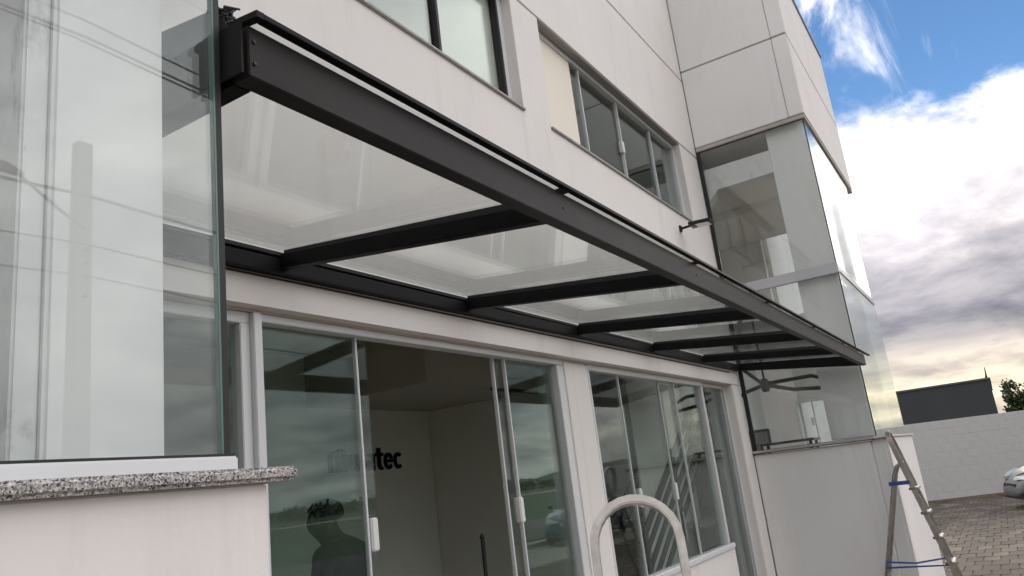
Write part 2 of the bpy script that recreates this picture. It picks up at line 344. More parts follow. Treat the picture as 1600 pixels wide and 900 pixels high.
# middle band with upper window openings
U1 = (2.0, 4.40, 4.205, 5.13); U2 = (4.81, 7.98, 4.195, 5.13)
op = lambda x, z: any(a < x < b_ and c < z < d for a, b_, c, d in (U1, U2))
bw = wall_grid([-4, U1[0], U1[1], U2[0], U2[1], 8.584], [GZ, 4.2, 5.13], lambda x, z: not op(x, max(z, 4.3) if z > 4.2 else 4.0), YF, YF+0.22)
bw.build('facade_wall', WALL, bld)
MB().box(-4, 8.584, YF-0.004, YF+0.22, 5.142, 6.142).build('wall_panel', WALL, bld, bevel=0.006)
MB().box(-4, 8.584, YF-0.004, YF+0.22, 6.158, 8.6).build('wall_panel', WALL, bld, bevel=0.006)
MB().box(-4, 8.58, YF+0.012, YF+0.215, 5.131, 5.141).build('joint', JOINT, bld)
MB().box(-4, 8.58, YF+0.012, YF+0.215, 6.143, 6.157).build('joint', JOINT, bld)
# recess lining strip under the lintel, pillars, end post, low wall
MB().box(-3.9, 8.24, YF+0.056, YF+0.22, GZ-0.012, GZ-0.001).build('lintel_soffit', SOFF, bld)
MB().box(4.568, 4.925, YF+0.052, YF+0.25, 0.0, GZ-0.013).build('pillar', WALL, bld, bevel=0.012)
MB().box(8.27, 8.584, YF+0.002, YF+0.25, 0.0, GZ-0.0015).build('end_post', WALL, bld, bevel=0.008)
MB().box(4.926, 7.53, YF+0.05, YF+0.2, 0.0, 0.895).build('low_wall', WALL, bld, bevel=0.006)
# upper window sills
for (a, b_) in ((U1[0], U1[1]), (U2[0]-0.02, U2[1]-0.1)):
    MB().box(a, b_, YF-0.018, YF+0.10, 4.178, 4.2).build('window_sill', GRAN, bld, bevel=0.004)

def frame_rect(bm, x0, x1, y0, y1, z0, z1, w, wb=None, wt=None):
    wb = w if wb is None else wb; wt = w if wt is None else wt
    if wt: bm.box(x0, x1, y0, y1, z1-wt, z1)
    if wb: bm.box(x0, x1, y0, y1, z0, z0+wb)
    bm.box(x0, x0+w, y0, y1, z0+wb, z1-wt); bm.box(x1-w, x1, y0, y1, z0+wb, z1-wt)
    return bm
def pane(parent, x0, x1, y, z0, z1, M, th=0.008, name='pane'):
    return MB().box(x0, x1, y, y+th, z0, z1).build(name, M, parent)

FY = YF + 0.056                                   # frame face
# main sliding door
df = MB(); df.box(2.05, 4.566, FY, FY+0.07, 2.40, 2.4315); df.box(2.008, 2.049, FY-0.014, FY+0.075, 0.0, 2.4315); df.box(4.49, 4.566, FY+0.006, FY+0.07, 0.0, 2.399)
door = df.build('sliding_door', ALU, bld, bevel=0.003)
pane(door, 2.05, 2.632, FY+0.046, 0.03, 2.41, GL_D)
pane(door, 2.10, 2.72, FY+0.062, 0.03, 2.405, GL_D)
pane(door, 3.905, 4.492, FY+0.046, 0.03, 2.41, GL_D)
pane(door, 3.80, 4.40, FY+0.062, 0.03, 2.405, GL_D)
for x_, y_ in ((2.626, FY+0.040), (3.797, FY+0.056), (3.899, FY+0.040)):
    MB().box(x_, x_+0.013, y_, y_+0.022, 0.03, 2.405).build('stile', ALU, door, bevel=0.002)
MB().box(2.05, 4.49, FY+0.01, FY+0.08, 0.0, 0.025).build('threshold', ALUS, door)
for x_, y_ in ((2.648, FY+0.034), (3.885, FY+0.034)):
    h_ = MB(); h_.box(x_, x_+0.045, y_, y_+0.046, 1.46, 1.60); h_.build('handle', mat('white_plastic', (0.75, 0.75, 0.74), 0.35), door, bevel=0.006)
# side light left of the door
sf = MB(); frame_rect(sf, 0.10, 2.007, FY+0.01, FY+0.07, 0.0, 2.4315, 0.045)
sw = sf.build('side_window', ALU, bld, bevel=0.003); pane(sw, 0.145, 1.962, FY+0.04, 0.045, 2.387, GL_D)
sf = MB(); frame_rect(sf, -3.8, 0.099, FY+0.01, FY+0.07, 0.0, 2.4315, 0.045)
sw = sf.build('side_window', ALU, bld, bevel=0.003); pane(sw, -3.755, 0.054, FY+0.04, 0.045, 2.387, GL_D)
# four leaf window right of the pillar
wf = MB(); frame_rect(wf, 4.927, 7.44, FY, FY+0.07, 0.896, 2.4315, 0.03, wb=0.028, wt=0.04)
wf.box(7.385, 7.41, FY+0.001, FY+0.069, 0.925, 2.391)
wn = wf.build('sliding_window', ALU, bld, bevel=0.003)
MB().box(4.927, 7.50, FY-0.03, FY-0.001, 0.88, 0.93).build('window_track', ALU, wn, bevel=0.01, seg=3)
pane(wn, 4.957, 5.51, FY+0.036, 0.924, 2.392, GL_D); pane(wn, 5.47, 6.385, FY+0.054, 0.924, 2.392, GL_D)
pane(wn, 6.385, 6.76, FY+0.054, 0.924, 2.392, GL_D); pane(wn, 6.72, 7.385, FY+0.036, 0.924, 2.392, GL_D)
for x_, y_ in ((5.505, FY+0.030), (6.380, FY+0.048), (6.715, FY+0.030)):
    MB().box(x_, x_+0.012, y_, y_+0.02, 0.924, 2.392).build('stile', ALU, wn, bevel=0.002)
for x_, y_ in ((5.63, FY+0.042), (6.375, FY+0.036)):
    MB().box(x_, x_+0.045, y_, y_+0.04, 1.40, 1.54).build('handle', MATS['white_plastic'], wn, bevel=0.006)
MB().box(6.46, 6.475, FY+0.04, FY+0.052, 1.05, 1.30).build('pull_bar', ALUS, wn, bevel=0.003)
# full height fixed light at the end
ff = MB(); frame_rect(ff, 7.445, 8.268, FY+0.03, FY+0.09, 0.0, 2.4315, 0.03); ff.box(8.19, 8.215, FY+0.02, FY+0.1, 0.03, 2.40)
fl = ff.build('fixed_window', ALU, bld, bevel=0.003); pane(fl, 7.475, 8.19, FY+0.06, 0.03, 2.40, GL_D)
MB().box(8.10, 8.135, FY+0.028, FY+0.05, 0.03, 2.36).build('stile', ALUS, fl, bevel=0.003)
# upper windows
UY = YF + 0.075
u2 = MB(); frame_rect(u2, U2[0], U2[1], UY, UY+0.06, U2[2]+0.006, 5.129, 0.03, wt=0.035)
uw2 = u2.build('upper_window', ALU, bld, bevel=0.003)
xs_ = [4.84, 5.67, 6.475, 7.31, 7.95]
for i in range(4):
    pane(uw2, xs_[i] - (0.03 if i else 0), xs_[i+1] + 0.0, UY + (0.028 if i in (0, 3) else 0.044), 4.232, 5.092, GL_U)
for x_ in xs_[1:4]: MB().box(x_-0.007, x_+0.007, UY+0.018, UY+0.05, 4.232, 5.092).build('stile', ALU, uw2, bevel=0.002)
MB().box(6.44, 6.49, UY+0.008, UY+0.05, 4.56, 4.68).build('handle', MATS['white_plastic'], uw2, bevel=0.006)
MB().box(4.845, 5.50, UY+0.02, UY+0.026, 4.235, 5.09).build('blind', CREAM, uw2)
u1 = MB(); frame_rect(u1, U1[0], U1[1], UY, UY+0.06, U1[2]+0.006, 5.129, 0.07, wb=0.02, wt=0.035)
uw1 = u1.build('upper_window', ALU, bld, bevel=0.003)
pane(uw1, 2.07, 3.55, UY+0.028, 4.232, 5.092, GL_U); pane(uw1, 3.53, 4.33, UY+0.044, 4.232, 5.092, GL_U)
for x_ in (3.56, 4.33):
    MB().box(x_-0.022, x_-0.001, UY-0.004, UY+0.05, 4.226, 5.093).build('gasket', BLACK, uw1); MB().box(x_, x_+0.012, UY-0.006, UY+0.05, 4.226, 5.093).build('stile', ALU, uw1)
MB().box(2.07, 3.52, UY+0.042, UY+0.047, 4.22, 5.12).build('blind', BLIND, uw1)
MB().box(3.57, 4.33, UY+0.056, UY+0.061, 4.22, 5.12).build('blind', mat('warm_beige_blind', (0.84, 0.78, 0.70), 0.8), uw1)
# interior shell
MB().box(-4, 8.55, YF+0.25, 7.0, -0.02, 0.03).build('interior_floor', FLOOR, bld)
MB().box(-4, 14.0, 5.3, 5.45, 0.0, 8.6).build('back_wall', INT, bld)
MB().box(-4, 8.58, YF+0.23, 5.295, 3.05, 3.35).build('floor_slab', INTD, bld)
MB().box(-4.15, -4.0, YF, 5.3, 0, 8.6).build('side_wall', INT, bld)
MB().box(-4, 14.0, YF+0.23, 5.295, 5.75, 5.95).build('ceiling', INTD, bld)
MB().box(-4, 14.15, YF+0.01, 5.5, 8.6, 8.7).build('roof', WALLG, bld)
MB().box(14.0, 14.15, YF, 5.45, 0, 8.6).build('side_wall', WALLG, bld)
# partition and bulkhead seen through the open door
MB().box(6.9, 7.0, 3.6, 5.295, 0.03, 3.05).build('partition', INT, bld)
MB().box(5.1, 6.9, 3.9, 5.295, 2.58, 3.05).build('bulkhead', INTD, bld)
MB().box(6.05, 6.9, 3.885, 3.90, 2.545, 2.575).build('bulkhead_rail', BLACKM, bld)
# right of the bay the facade carries on behind it
wall_grid([8.584, 11.53, 14.0], [0, 6.15, 8.6], lambda x, z: not (x < 11.53 and z < 6.15), YF, YF+0.22).build('rear_wall', WALLG, bld)

# wall outlet inside

# ------------------------------------------------------------------ glass bays
def zt_box(): return 7.45
YB, YW = 1.059, 0.974                              # glass plane, plinth face
def bay_common(root, xin, sgn, xo):
    # xin: inner side plane, sgn +1 bay extends to +X, xo: outer end
    lo, hi = (xin, xo) if sgn > 0 else (xo, xin)
    # plinth
    p = MB(); p.box(lo, hi, 1.13, YF-0.002 if sgn > 0 else YF+0.04, 0.0, 1.7035 if sgn < 0 else 1.69)
    p.build('plinth_wall', WALLG if sgn > 0 else WALL, root, bevel=0.01)
    q = MB(); s0 = xin + sgn*0.02
    q.box(min(s0, xo), max(s0, xo), YW+0.02, 1.1295, 0.0, 1.703 if sgn < 0 else 1.704)
    q.build('corner_pilaster', WALLG if sgn > 0 else WALL, root, bevel=0.012)
    c = MB(); c.box(lo+0.001 if sgn < 0 else lo+0.03, hi-0.001 if sgn < 0 else hi-0.02, YW, YW+0.0195, 0.0, 1.7036 if sgn < 0 else 1.7046); c.build('front_wall', WALL, root, bevel=0.003)
    return lo, hi

# ---- left bay
lb = thing('glass_bay', (-0.5, 1.7, 0), 'glass bay on a white plinth with granite sill, nearest the camera at the left edge', 'glass bay', 'glass bays either side of the entrance')
lo, hi = bay_common(lb, 0.851, -1, -3.2)
MB().box(-3.2, 0.893, 0.948, 1.20, 1.704, 1.7255).build('granite_sill', GRAN, lb, bevel=0.006, seg=3)
MB().box(0.70, 0.893, 1.2005, YF-0.002, 1.704, 1.7255).build('granite_sill', GRAN, lb, bevel=0.006, seg=3)
MB().box(-3.2, 0.842, 1.028, 1.10, 1.726, 1.7515).build('upstand', ALU, lb, bevel=0.003)
MB().box(0.775, 0.842, 1.1005, YF-0.003, 1.726, 1.7515).build('upstand', ALU, lb, bevel=0.003)
MB().box(-3.2, 0.848, 1.045, 1.085, 1.752, 1.757).build('gasket', BLACK, lb)
MB().box(0.815, 0.846, 1.0855, YF-0.004, 1.752, 1.757).build('gasket', BLACK, lb)
pane(lb, -3.2, 0.838, YB, 1.7575, 5.2, GL_B, 0.010)
MB().box(0.832, 0.842, YB+0.0105, YF-0.004, 1.7575, 5.2).build('pane', GL_B, lb)
MB().box(0.8385, 0.8505, YB-0.001, YB+0.0102, 1.7575, 5.2).build('corner_seal', BLACK, lb)
MB().box(0.8345, 0.8382, YB-0.0008, YB+0.0105, 1.7575, 5.2).build('glass_edge', GL_E, lb)
MB().box(0.585, 0.775, 1.115, 1.52, 1.20, 5.25).build('column', mat('bay_column_paint', (0.82, 0.81, 0.80), 0.7, var=0.02, vscale=2, stain=((0.55, 0.54, 0.52), 0.3, 3, (1, 1, 1))), lb, bevel=0.006)
MB().box(0.545, 0.584, 1.125, 1.30, 1.20, 5.25).build('column_trim', mat('putty_patch', (0.72, 0.72, 0.71), 0.85, var=0.10, vscale=9, stain=((0.10, 0.10, 0.10), 0.8, 7, (3, 3, 1.2))), lb, bevel=0.004)
MB().box(-3.2, 0.80, 1.135, YF+0.02, 1.66, 1.72).build('bay_floor', FLOOR, lb)
MB().box(-3.2, 0.86, 1.04, YF-0.006, 5.24, 7.45).build('upper_box', WALL, lb, bevel=0.01)

# ---- right bay
XR, XO = 8.584, 11.4
rb = thing('glass_bay', (10, 1.7, 0), 'glass stair bay under a white panelled box at the far end of the canopy', 'glass bay', 'glass bays either side of the entrance')
bay_common(rb, XR, 1, 11.15)
SILLM = mat('aluminium_sill', (0.50, 0.50, 0.51), 0.4, 0.6, var=0.08)
MB().box(XR-0.035, XR+0.12, 1.095, YF-0.006, 1.705, 1.728).build('sill', SILLM, rb, bevel=0.004)
MB().box(XR-0.035, 11.2, 0.955, 1.094, 1.705, 1.728).build('sill', mat('pale_stone_sill', (0.60, 0.53, 0.50), 0.6, var=0.06), rb, bevel=0.004)
MB().box(XR-0.03, XR+0.10, 1.10, YF-0.01, 1.6955, 1.7045).build('mortar_bed', mat('brown_mortar', (0.16, 0.09, 0.07), 0.9, var=0.2), rb)
# side glass, two storeys
for z0, z1 in ((1.733, 3.43), (3.545, 5.20)):
    MB().box(XR+0.004, XR+0.014, YB+0.012, YF-0.05, z0, z1).build('pane', GL_B, rb)
    MB().box(XR+0.004, XO, YB, YB+0.010, z0, z1).build('pane', GL_B, rb)
    MB().box(XO-0.012, XO-0.002, YB+0.012, YF-0.002, z0, z1).build('pane', GL_B, rb)
    MB().box(XR+0.0005, XR+0.0035, YB-0.0005, YB+0.012, z0, z1).build('corner_seal', BLACK, rb)
    MB().box(XR+0.0005, XR+0.03, YF-0.049, YF-0.004, z0, z1).build('side_frame', BLACKM, rb)
RAIL = mat('grey_aluminium_transom', (0.46, 0.46, 0.49), 0.4, 0.3, var=0.05)
MB().box(XR-0.004, XR+0.05, YB-0.004, YF-0.006, 3.431, 3.544).build('transom', RAIL, rb, bevel=0.003)
MB().box(XR+0.051, XO-0.02, YB-0.002, YB+0.05, 3.455, 3.52).build('transom', RAIL, rb, bevel=0.003)
MB().box(XR+0.0005, XR+0.025, YB+0.011, YF-0.006, 1.7285, 1.7325).build('gasket', BLACK, rb)
MB().box(XR+0.0005, XR+0.025, YB+0.011, YF-0.006, 5.2005, 5.2115).build('gasket', BLACK, rb)
# white box above: panels with joints
YX = 1.036
for z0, z1 in ((5.265, 6.258), (6.274, 7.44)):
    MB().box(XR-0.012, XR+0.06, 1.205, YF-0.012, z0, z1).build('side_panel', WALLG, rb, bevel=0.006)
    MB().box(XR-0.016, XR+0.06, YX+0.0005, 1.199, z0, z1).build('corner_panel', WALLG, rb, bevel=0.008)
    MB().box(XR+0.061, 11.9, YX, YX+0.08, z0, z1).build('front_panel', WALL, rb, bevel=0.006)
    MB().box(11.82, 11.9, YX+0.081, YF-0.005, z0, z1).build('end_panel', WALLG, rb, bevel=0.006)
MB().box(XR, 11.88, YX+0.012, YF-0.014, 5.275, 7.43).build('box_core', JOINT, rb)
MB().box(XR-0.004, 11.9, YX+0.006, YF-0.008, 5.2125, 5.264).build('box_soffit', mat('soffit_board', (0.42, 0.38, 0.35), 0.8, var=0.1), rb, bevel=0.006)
MB().box(XR-0.02, 11.92, YX-0.02, YF-0.004, 7.441, 7.475).build('coping', mat('grey_metal_coping', (0.28, 0.30, 0.33), 0.4, 0.5), rb, bevel=0.004)
# inside the bay
MB().box(8.67, 8.90, 1.085, 1.50, 1.74, 5.21).build('column', WALLG, rb, bevel=0.006)
cb = MB(); cb.prism_x(8.67, 8.83, [(1.501, 5.0), (1.501, 4.735), (2.14, 4.725), (2.45, 4.45), (2.45, 5.0)])
cb.build('stair_beam', mat('rough_white_plaster', (0.66, 0.66, 0.65), 0.9, var=0.06, vscale=6, stain=((0.25, 0.25, 0.24), 0.7, 9, (1, 1, 1))), rb)
MB().box(8.84, 11.38, 1.52, 4.2, 4.735, 5.0).build('landing_slab', INT, rb)
MB().box(9.6, 9.75, 1.6, 4.19, 4.64, 4.7345).build('landing_rib', INT, rb)
ss = MB(); ss.prism_y(3.3, 4.2, [(8.84, 4.70), (9.0, 4.70), (11.3, 3.36), (11.3, 3.10)]); ss.build('stair_flight', INT, rb)
MB().box(9.3, 11.38, 4.25, 4.35, 3.3, 5.6).build('inner_wall', INT, rb)
MB().box(9.25, 11.39, 2.80, 2.90, 1.05, 3.35).build('inner_wall', mat('bay_inner_paint', (0.42, 0.43, 0.41), 0.8), rb)
fwm = MB()
fwm.box(11.40, 11.52, 1.2, 1.30, 1.74, 5.2); fwm.box(11.40, 11.52, 2.36, 5.29, 0.0, 5.7); fwm.box(11.40, 11.52, 1.301, 2.359, 2.36, 3.55); fwm.box(11.40, 11.52, 1.301, 2.359, 0.0, 1.0)
fwm.build('end_wall', WALL, rb)
ww = MB()
ww.box(11.395, 11.45, 2.32, 2.358, 1.0, 2.359); ww.box(11.395, 11.45, 1.302, 1.33, 1.0, 2.359); ww.box(11.395, 11.45, 1.331, 2.319, 2.32, 2.359); ww.box(11.395, 11.45, 1.331, 2.319, 1.0, 1.04); ww.box(11.40, 11.44, 2.12, 2.135, 1.041, 2.319)
ew = ww.build('end_window', ALU, rb); MB().box(11.415, 11.423, 1.331, 2.319, 1.041, 2.319).build('pane', GL_B, ew); MB().box(11.39, 11.414, 2.14, 2.18, 2.0, 2.11).build('handle', MATS['white_plastic'], ew, bevel=0.004)
MB().box(8.60, 11.39, 1.14, 5.29, 1.0, 1.05).build('bay_floor', FLOOR, rb)

# ------------------------------------------------------------------ canopy
can = thing('glass_canopy', (4.7, 1.65, 2.43), 'charcoal steel entrance canopy with clear glass panes spanning between the two bays', 'canopy')
SL = 0.1112
zb = lambda y: 2.444 + (y-1.0)*0.1208
zg = lambda y: 2.534 + (y-1.0)*SL
XL, XE = 0.868, 8.548
MB().box(XL, XE, 1.0, 1.045, 2.427, 2.532).build('front_beam', STEEL_LIT, can, bevel=0.002)
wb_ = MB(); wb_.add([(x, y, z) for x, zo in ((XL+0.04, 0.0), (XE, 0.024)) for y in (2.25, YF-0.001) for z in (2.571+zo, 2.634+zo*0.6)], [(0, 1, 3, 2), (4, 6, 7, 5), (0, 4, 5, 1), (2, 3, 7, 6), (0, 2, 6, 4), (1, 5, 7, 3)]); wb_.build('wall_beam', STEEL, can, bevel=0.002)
MB().box(XL+0.04, XE, 2.262, YF-0.001, 2.652, 2.668).build('glass_ledge', STEEL_LIT, can, bevel=0.001)
MB().box(XL+0.012, XE-0.3, YF-0.006, YF-0.0012, 2.562, 2.570).build('sealant', mat('brown_sealant', (0.05, 0.03, 0.025), 0.7), can)
raf = [2.092, 3.364, 4.668, 6.015, 7.30]
def rafter(x0, x1):
    r2 = MB(); r2.prism_x(x0, x1, [(1.0455, zb(1.0455)), (2.2495, zb(2.2495)), (2.2495, zb(2.2495)+0.058), (1.0455, zb(1.0455)+0.058)])
    gt = MB(); xm = (x0+x1)/2; gt.prism_x(xm-0.006, xm+0.006, [(1.05, zb(1.05)+0.0585), (2.245, zb(2.245)+0.0585), (2.245, zg(2.245)-0.001), (1.05, zg(1.05)-0.001)]); gt.build('glazing_strip', BLACK, can)
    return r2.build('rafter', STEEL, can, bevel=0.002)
for x_ in raf: rafter(x_-0.022, x_+0.022)
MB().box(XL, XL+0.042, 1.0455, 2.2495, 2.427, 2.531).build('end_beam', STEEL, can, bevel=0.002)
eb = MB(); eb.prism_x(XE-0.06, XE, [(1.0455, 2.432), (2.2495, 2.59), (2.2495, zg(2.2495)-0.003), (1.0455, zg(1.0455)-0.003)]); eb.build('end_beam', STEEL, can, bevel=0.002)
er = MB(); er.prism_x(XL-0.017, XL-0.0125, [(1.0, 2.427), (1.15, 2.436), (1.158, 2.50), (1.197, 2.537), (1.0, 2.533)]); er.build('end_return', STEEL, can)
# flashing against the left bay glass with a torn end
fp = [(1.075, 2.43)] + [(2.28, 2.43), (2.28, 2.592+(2.28-1.076)*0.137)] + [(1.10, 2.597), (1.093, 2.612), (1.088, 2.598), (1.080, 2.610), (1.072, 2.592), (1.078, 2.56), (1.070, 2.53)]
fl_ = MB(); fl_.prism_x(XL-0.012, XL-0.0085, fp); fl_.build('flashing', mat('black_membrane', (0.06, 0.058, 0.058), 0.7, var=0.2, vscale=20), can)
rg = MB()
for k in range(30):
    y0 = 1.055 + random.random()*0.04; z0 = 2.545 + random.random()*0.05
    rg.tube([(XL-0.010 + random.random()*0.02, y0, z0), (XL+0.0+random.random()*0.03, y0-0.012+random.random()*0.02, z0+0.004+random.random()*0.008)], [0.004, 0.002], 5)
rg.prism_x(XL-0.006, XL+0.03, [(1.04, 2.536), (1.11, 2.54), (1.10, 2.60), (1.075, 2.585), (1.06, 2.565)])
tag(rg.build('torn_membrane', BLACK, can), kind='stuff')
# glass panes
edges = [XL+0.005] + raf + [XE+0.2]
for i in range(len(edges)-1):
    a, b_ = edges[i]+(0.003 if i else 0), edges[i+1]-0.003
    pg = MB(); y0, y1 = 0.992, 2.292
    pg.prism_x(a, b_, [(y0, zg(y0)), (y1, zg(y1)), (y1, zg(y1)+0.010), (y0, zg(y0)+0.010)])
    if i == len(edges)-2:
        pg = MB(); pg.prism_x(a, XE-0.002, [(y0, zg(y0)), (y1, zg(y1)), (y1, zg(y1)+0.010), (y0, zg(y0)+0.010)])
    pg.build('pane', GL_C, can)
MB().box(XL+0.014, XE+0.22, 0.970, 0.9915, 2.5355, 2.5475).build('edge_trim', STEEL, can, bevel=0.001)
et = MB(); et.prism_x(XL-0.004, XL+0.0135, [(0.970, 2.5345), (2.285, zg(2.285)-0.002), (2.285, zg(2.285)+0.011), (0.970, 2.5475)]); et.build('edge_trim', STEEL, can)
for x_ in raf: MB().box(x_-0.03, x_+0.02, 0.985, 1.03, 2.5325, 2.5375).build('spacer', BLACK, can)
for z_ in (2.455, 2.50):
    MB().tube([(XL+0.012, 0.9965, z_), (XL+0.012, 1.0, z_)], 0.004, 8).build('bolt', BLACKM, can)
for x_ in raf:
    MB().tube([(x_, 0.9975, 2.48), (x_, 1.0, 2.48)], 0.004, 8).build('bolt', BLACKM, can)

# ------------------------------------------------------------------ wall lamp
wl = thing('wall_lamp', (7.45, YF, 4.0), 'small black floodlight on an arm fixed under the upper window', 'lamp')
MB().box(7.425, 7.475, YF-0.022, YF-0.0005, 3.965, 4.035).build('base', BLACKM, wl, bevel=0.006)
MB().tube([(7.45, YF-0.02, 4.0), (7.45, 2.17, 4.005)], 0.013, 10).build('arm', BLACKM, wl, smooth=True)
hd = MB(); hd.prism_x(7.37, 7.53, [(2.185, 3.992), (1.965, 3.978), (1.955, 3.99), (1.965, 4.012), (2.185, 4.025)]); hd.build('housing', BLACKM, wl, bevel=0.006)
MB().prism_x(7.385, 7.515, [(2.12, 3.9865), (1.985, 3.978), (1.985, 3.974), (2.12, 3.982)]).build('lens', mat('white_lens', (0.75, 0.75, 0.73), 0.25), wl)
MB().tube([(7.45, 2.15, 3.99), (7.45, 2.15, 3.968)], [0.03, 0.02], 14).build('sensor', mat('grey_plastic', (0.3, 0.3, 0.31), 0.4), wl, smooth=True)

# ------------------------------------------------------------------ ladders
LAD = mat('worn_ladder_aluminium', (0.40, 0.37, 0.34), 0.30, 0.9, var=0.2, vscale=14, bump=0.05, bscale=80, stain=((0.16, 0.12, 0.09), 0.75, 9, (1, 1, 1)))
BLUE = mat('blue_strap', (0.02, 0.07, 0.24), 0.55, var=0.15)
WPL = mat('white_ladder_plastic', (0.20, 0.20, 0.20), 0.8, spec=0.1)
def ladder(name, base, wdir, fdir, top, wid, lean, label, nstep=5, bar=(0.052, 0.028), rear=0.75):
    """base: ground point under the hoop centre; wdir: width axis; fdir: direction the rails run out towards the front feet"""
    L = thing(name, base, label, 'ladder', 'aluminium stepladders in front of the building')
    B = Vector(base); w = Vector(wdir).normalized(); f = Vector(fdir).normalized(); up = Vector((0, 0, 1))
    d = (f*lean - up*top).normalized()                 # rail direction, downwards
    C = B + up*top
    r = wid/2; pts = []
    Ln = top/abs(d.z)
    for s in (-1,):
        pts.append(C + w*(-r) + d*Ln)
        pts.append(C + w*(-r) + d*(r+0.12)); pts.append(C + w*(-r) + d*r*1.0)
    for k in range(1, 12):
        a = math.pi*k/12; pts.append(C + w*(-r*math.cos(a)) + d*(r - r*math.sin(a)))
    pts.append(C + w*r + d*r); pts.append(C + w*r + d*(r+0.12)); pts.append(C + w*r + d*Ln)
    # flat bar hoop, width axis perpendicular to hoop plane
    nrm = w.cross(d).normalized()
    hb = MB(); hb.bar(pts, nrm, *bar); hb.build('rail', LAD, L, bevel=0.004)
    for k in range(nstep):
        t = Ln*(0.30 + 0.62*k/(nstep-1)) if nstep > 1 else Ln*.5
        c = C + d*t
        st = MB(); st.bar([c - w*(r-0.012), c + w*(r-0.012)], f, 0.08, 0.022); st.build('step', mat('dull_ladder_tread', (0.26, 0.25, 0.24), 0.65, 0.2, var=0.2, vscale=20), L, bevel=0.003)
        for s in (-1, 1):
            cc = c + w*(s*(r+0.016)); cp = MB(); cp.bar([cc - w*0.007, cc + w*0.007], f, 0.035, 0.022); cp.build('step_cap', WPL, L, bevel=0.004)
    for k in range(nstep):
        for s in (-1, 1):
            c = C + d*(Ln*(0.30 + 0.62*k/(nstep-1))) + w*(s*r) + nrm*(bar[0]/2)
            rv = MB(); rv.tube([c - nrm*0.001, c + nrm*0.003], 0.006, 8); rv.build('rivet', BLACKM, L)
    # rear frame
    pr = C + d*(0.30)
    for s in (-1, 1):
        q0 = pr + w*(s*(r-0.035)); q1 = q0 - f*0.05 - up*0.03; q2 = q0 - f*0.085 - up*0.10
        q3 = Vector((B.x, B.y, B.z)) + w*(s*(r+0.02)) - f*rear; q3.z = B.z
        rl = MB(); rl.tube([q0, q1, q2, q3], 0.014, 10); rl.build('rear_leg', LAD, L, smooth=True)
        ft = MB(); ft.tube([q3 + up*0.001, q3 + up*0.05], [0.02, 0.017], 10); ft.build('foot', BLACK, L)
        fb = C + w*(s*r) + d*(Ln-0.025); ft = MB(); ft.bar([fb, C + w*(s*r) + d*Ln], nrm, 0.06, 0.03); ft.build('foot', BLACK, L)
    cr = MB(); cr.tube([B - f*(rear*0.62) + up*0.5 - w*r*0.9, B - f*(rear*0.62) + up*0.5 + w*r*0.9], 0.01, 8); cr.build('rear_brace', LAD, L)
    return L, C, d, w, f, Ln, r
n_w = Vector((2.615-2.495, 1.002-1.271, 0))
view = Vector((2.555, 1.136, 0)).normalized()
ladder('stepladder', (2.56, 1.13, -0.02), n_w, -view, 1.585, 0.285, 0.42, 'aluminium stepladder with rounded hoop top standing before the four-leaf window')
La, C2, d2, w2, f2, Ln2, r2_ = ladder('stepladder', (8.3, 0.925, -0.02), (1, 0.02, 0), (0.0, -1, 0), 1.77, 0.34, 0.40, 'aluminium stepladder with blue straps leaning open beside the far glass bay', nstep=6, bar=(0.042, 0.024), rear=0.42)
for zz, off in ((1.28, 0.0), (0.60, 0.012), (0.55, 0.0)):
    yf_ = 0.925 - 0.40*(1.75-zz)/1.77; 
    k = (1.50-zz)/1.50; yr_ = 0.925 - 0.07 + 0.085 + (0.42-0.04)*k
    st = MB(); st.bar([(8.13, yr_, zz), (8.13, (yr_+yf_)/2, zz - (0.02 if off else 0.0)), (8.13, yf_, zz + off)], (1, 0, 0), 0.03 if zz > 1 else 0.02, 0.035 if zz > 1 else 0.014)
    st.build('strap', BLUE, La)

# ------------------------------------------------------------------ metal rod in the doorway
rd = MB(); rd.tube([(3.79, 2.62, 0.03), (3.78, 2.60, 1.395), (3.779, 2.60, 1.41), (3.779, 2.60, 1.43)], [0.012, 0.012, 0.015, 0.004], 8)
tag(rd.build('metal_rod', BLACKM, origin=(3.79, 2.62, 0.03)), 'thin black iron rod standing upright in the open doorway', 'rod')

# ------------------------------------------------------------------ sign lettering on the back wall
SIGN = mat('navy_sign_acrylic', (0.012, 0.014, 0.030), 0.9, spec=0.1)
sg = thing('wall_sign', (5.9, 5.29, 1.98), 'dark lowercase lettering muratec on the interior back wall', 'sign')
def letter(polys, x0):
    lb_ = MB()
    for p in polys: lb_.prism_y(5.272, 5.2995, [(x0 + a, 1.985 + c) for a, c in p])
    lb_.build('letter', SIGN, sg)
def bx(a, b_, c, d): return [(a, c), (b_, c), (b_, d), (a, d)]
def arc(cx_, cz_, ro, ri, a0, a1, n=10, sx=1.0):
    o = [(cx_ + sx*ro*math.cos(R(a0 + (a1-a0)*k/n)), cz_ + ro*math.sin(R(a0 + (a1-a0)*k/n))) for k in range(n+1)]
    i = [(cx_ + sx*ri*math.cos(R(a0 + (a1-a0)*k/n)), cz_ + ri*math.sin(R(a0 + (a1-a0)*k/n))) for k in range(n+1)]
    return [[o[k], o[k+1], i[k+1], i[k]] for k in range(n)]
st_ = 0.034
hh = 0.165
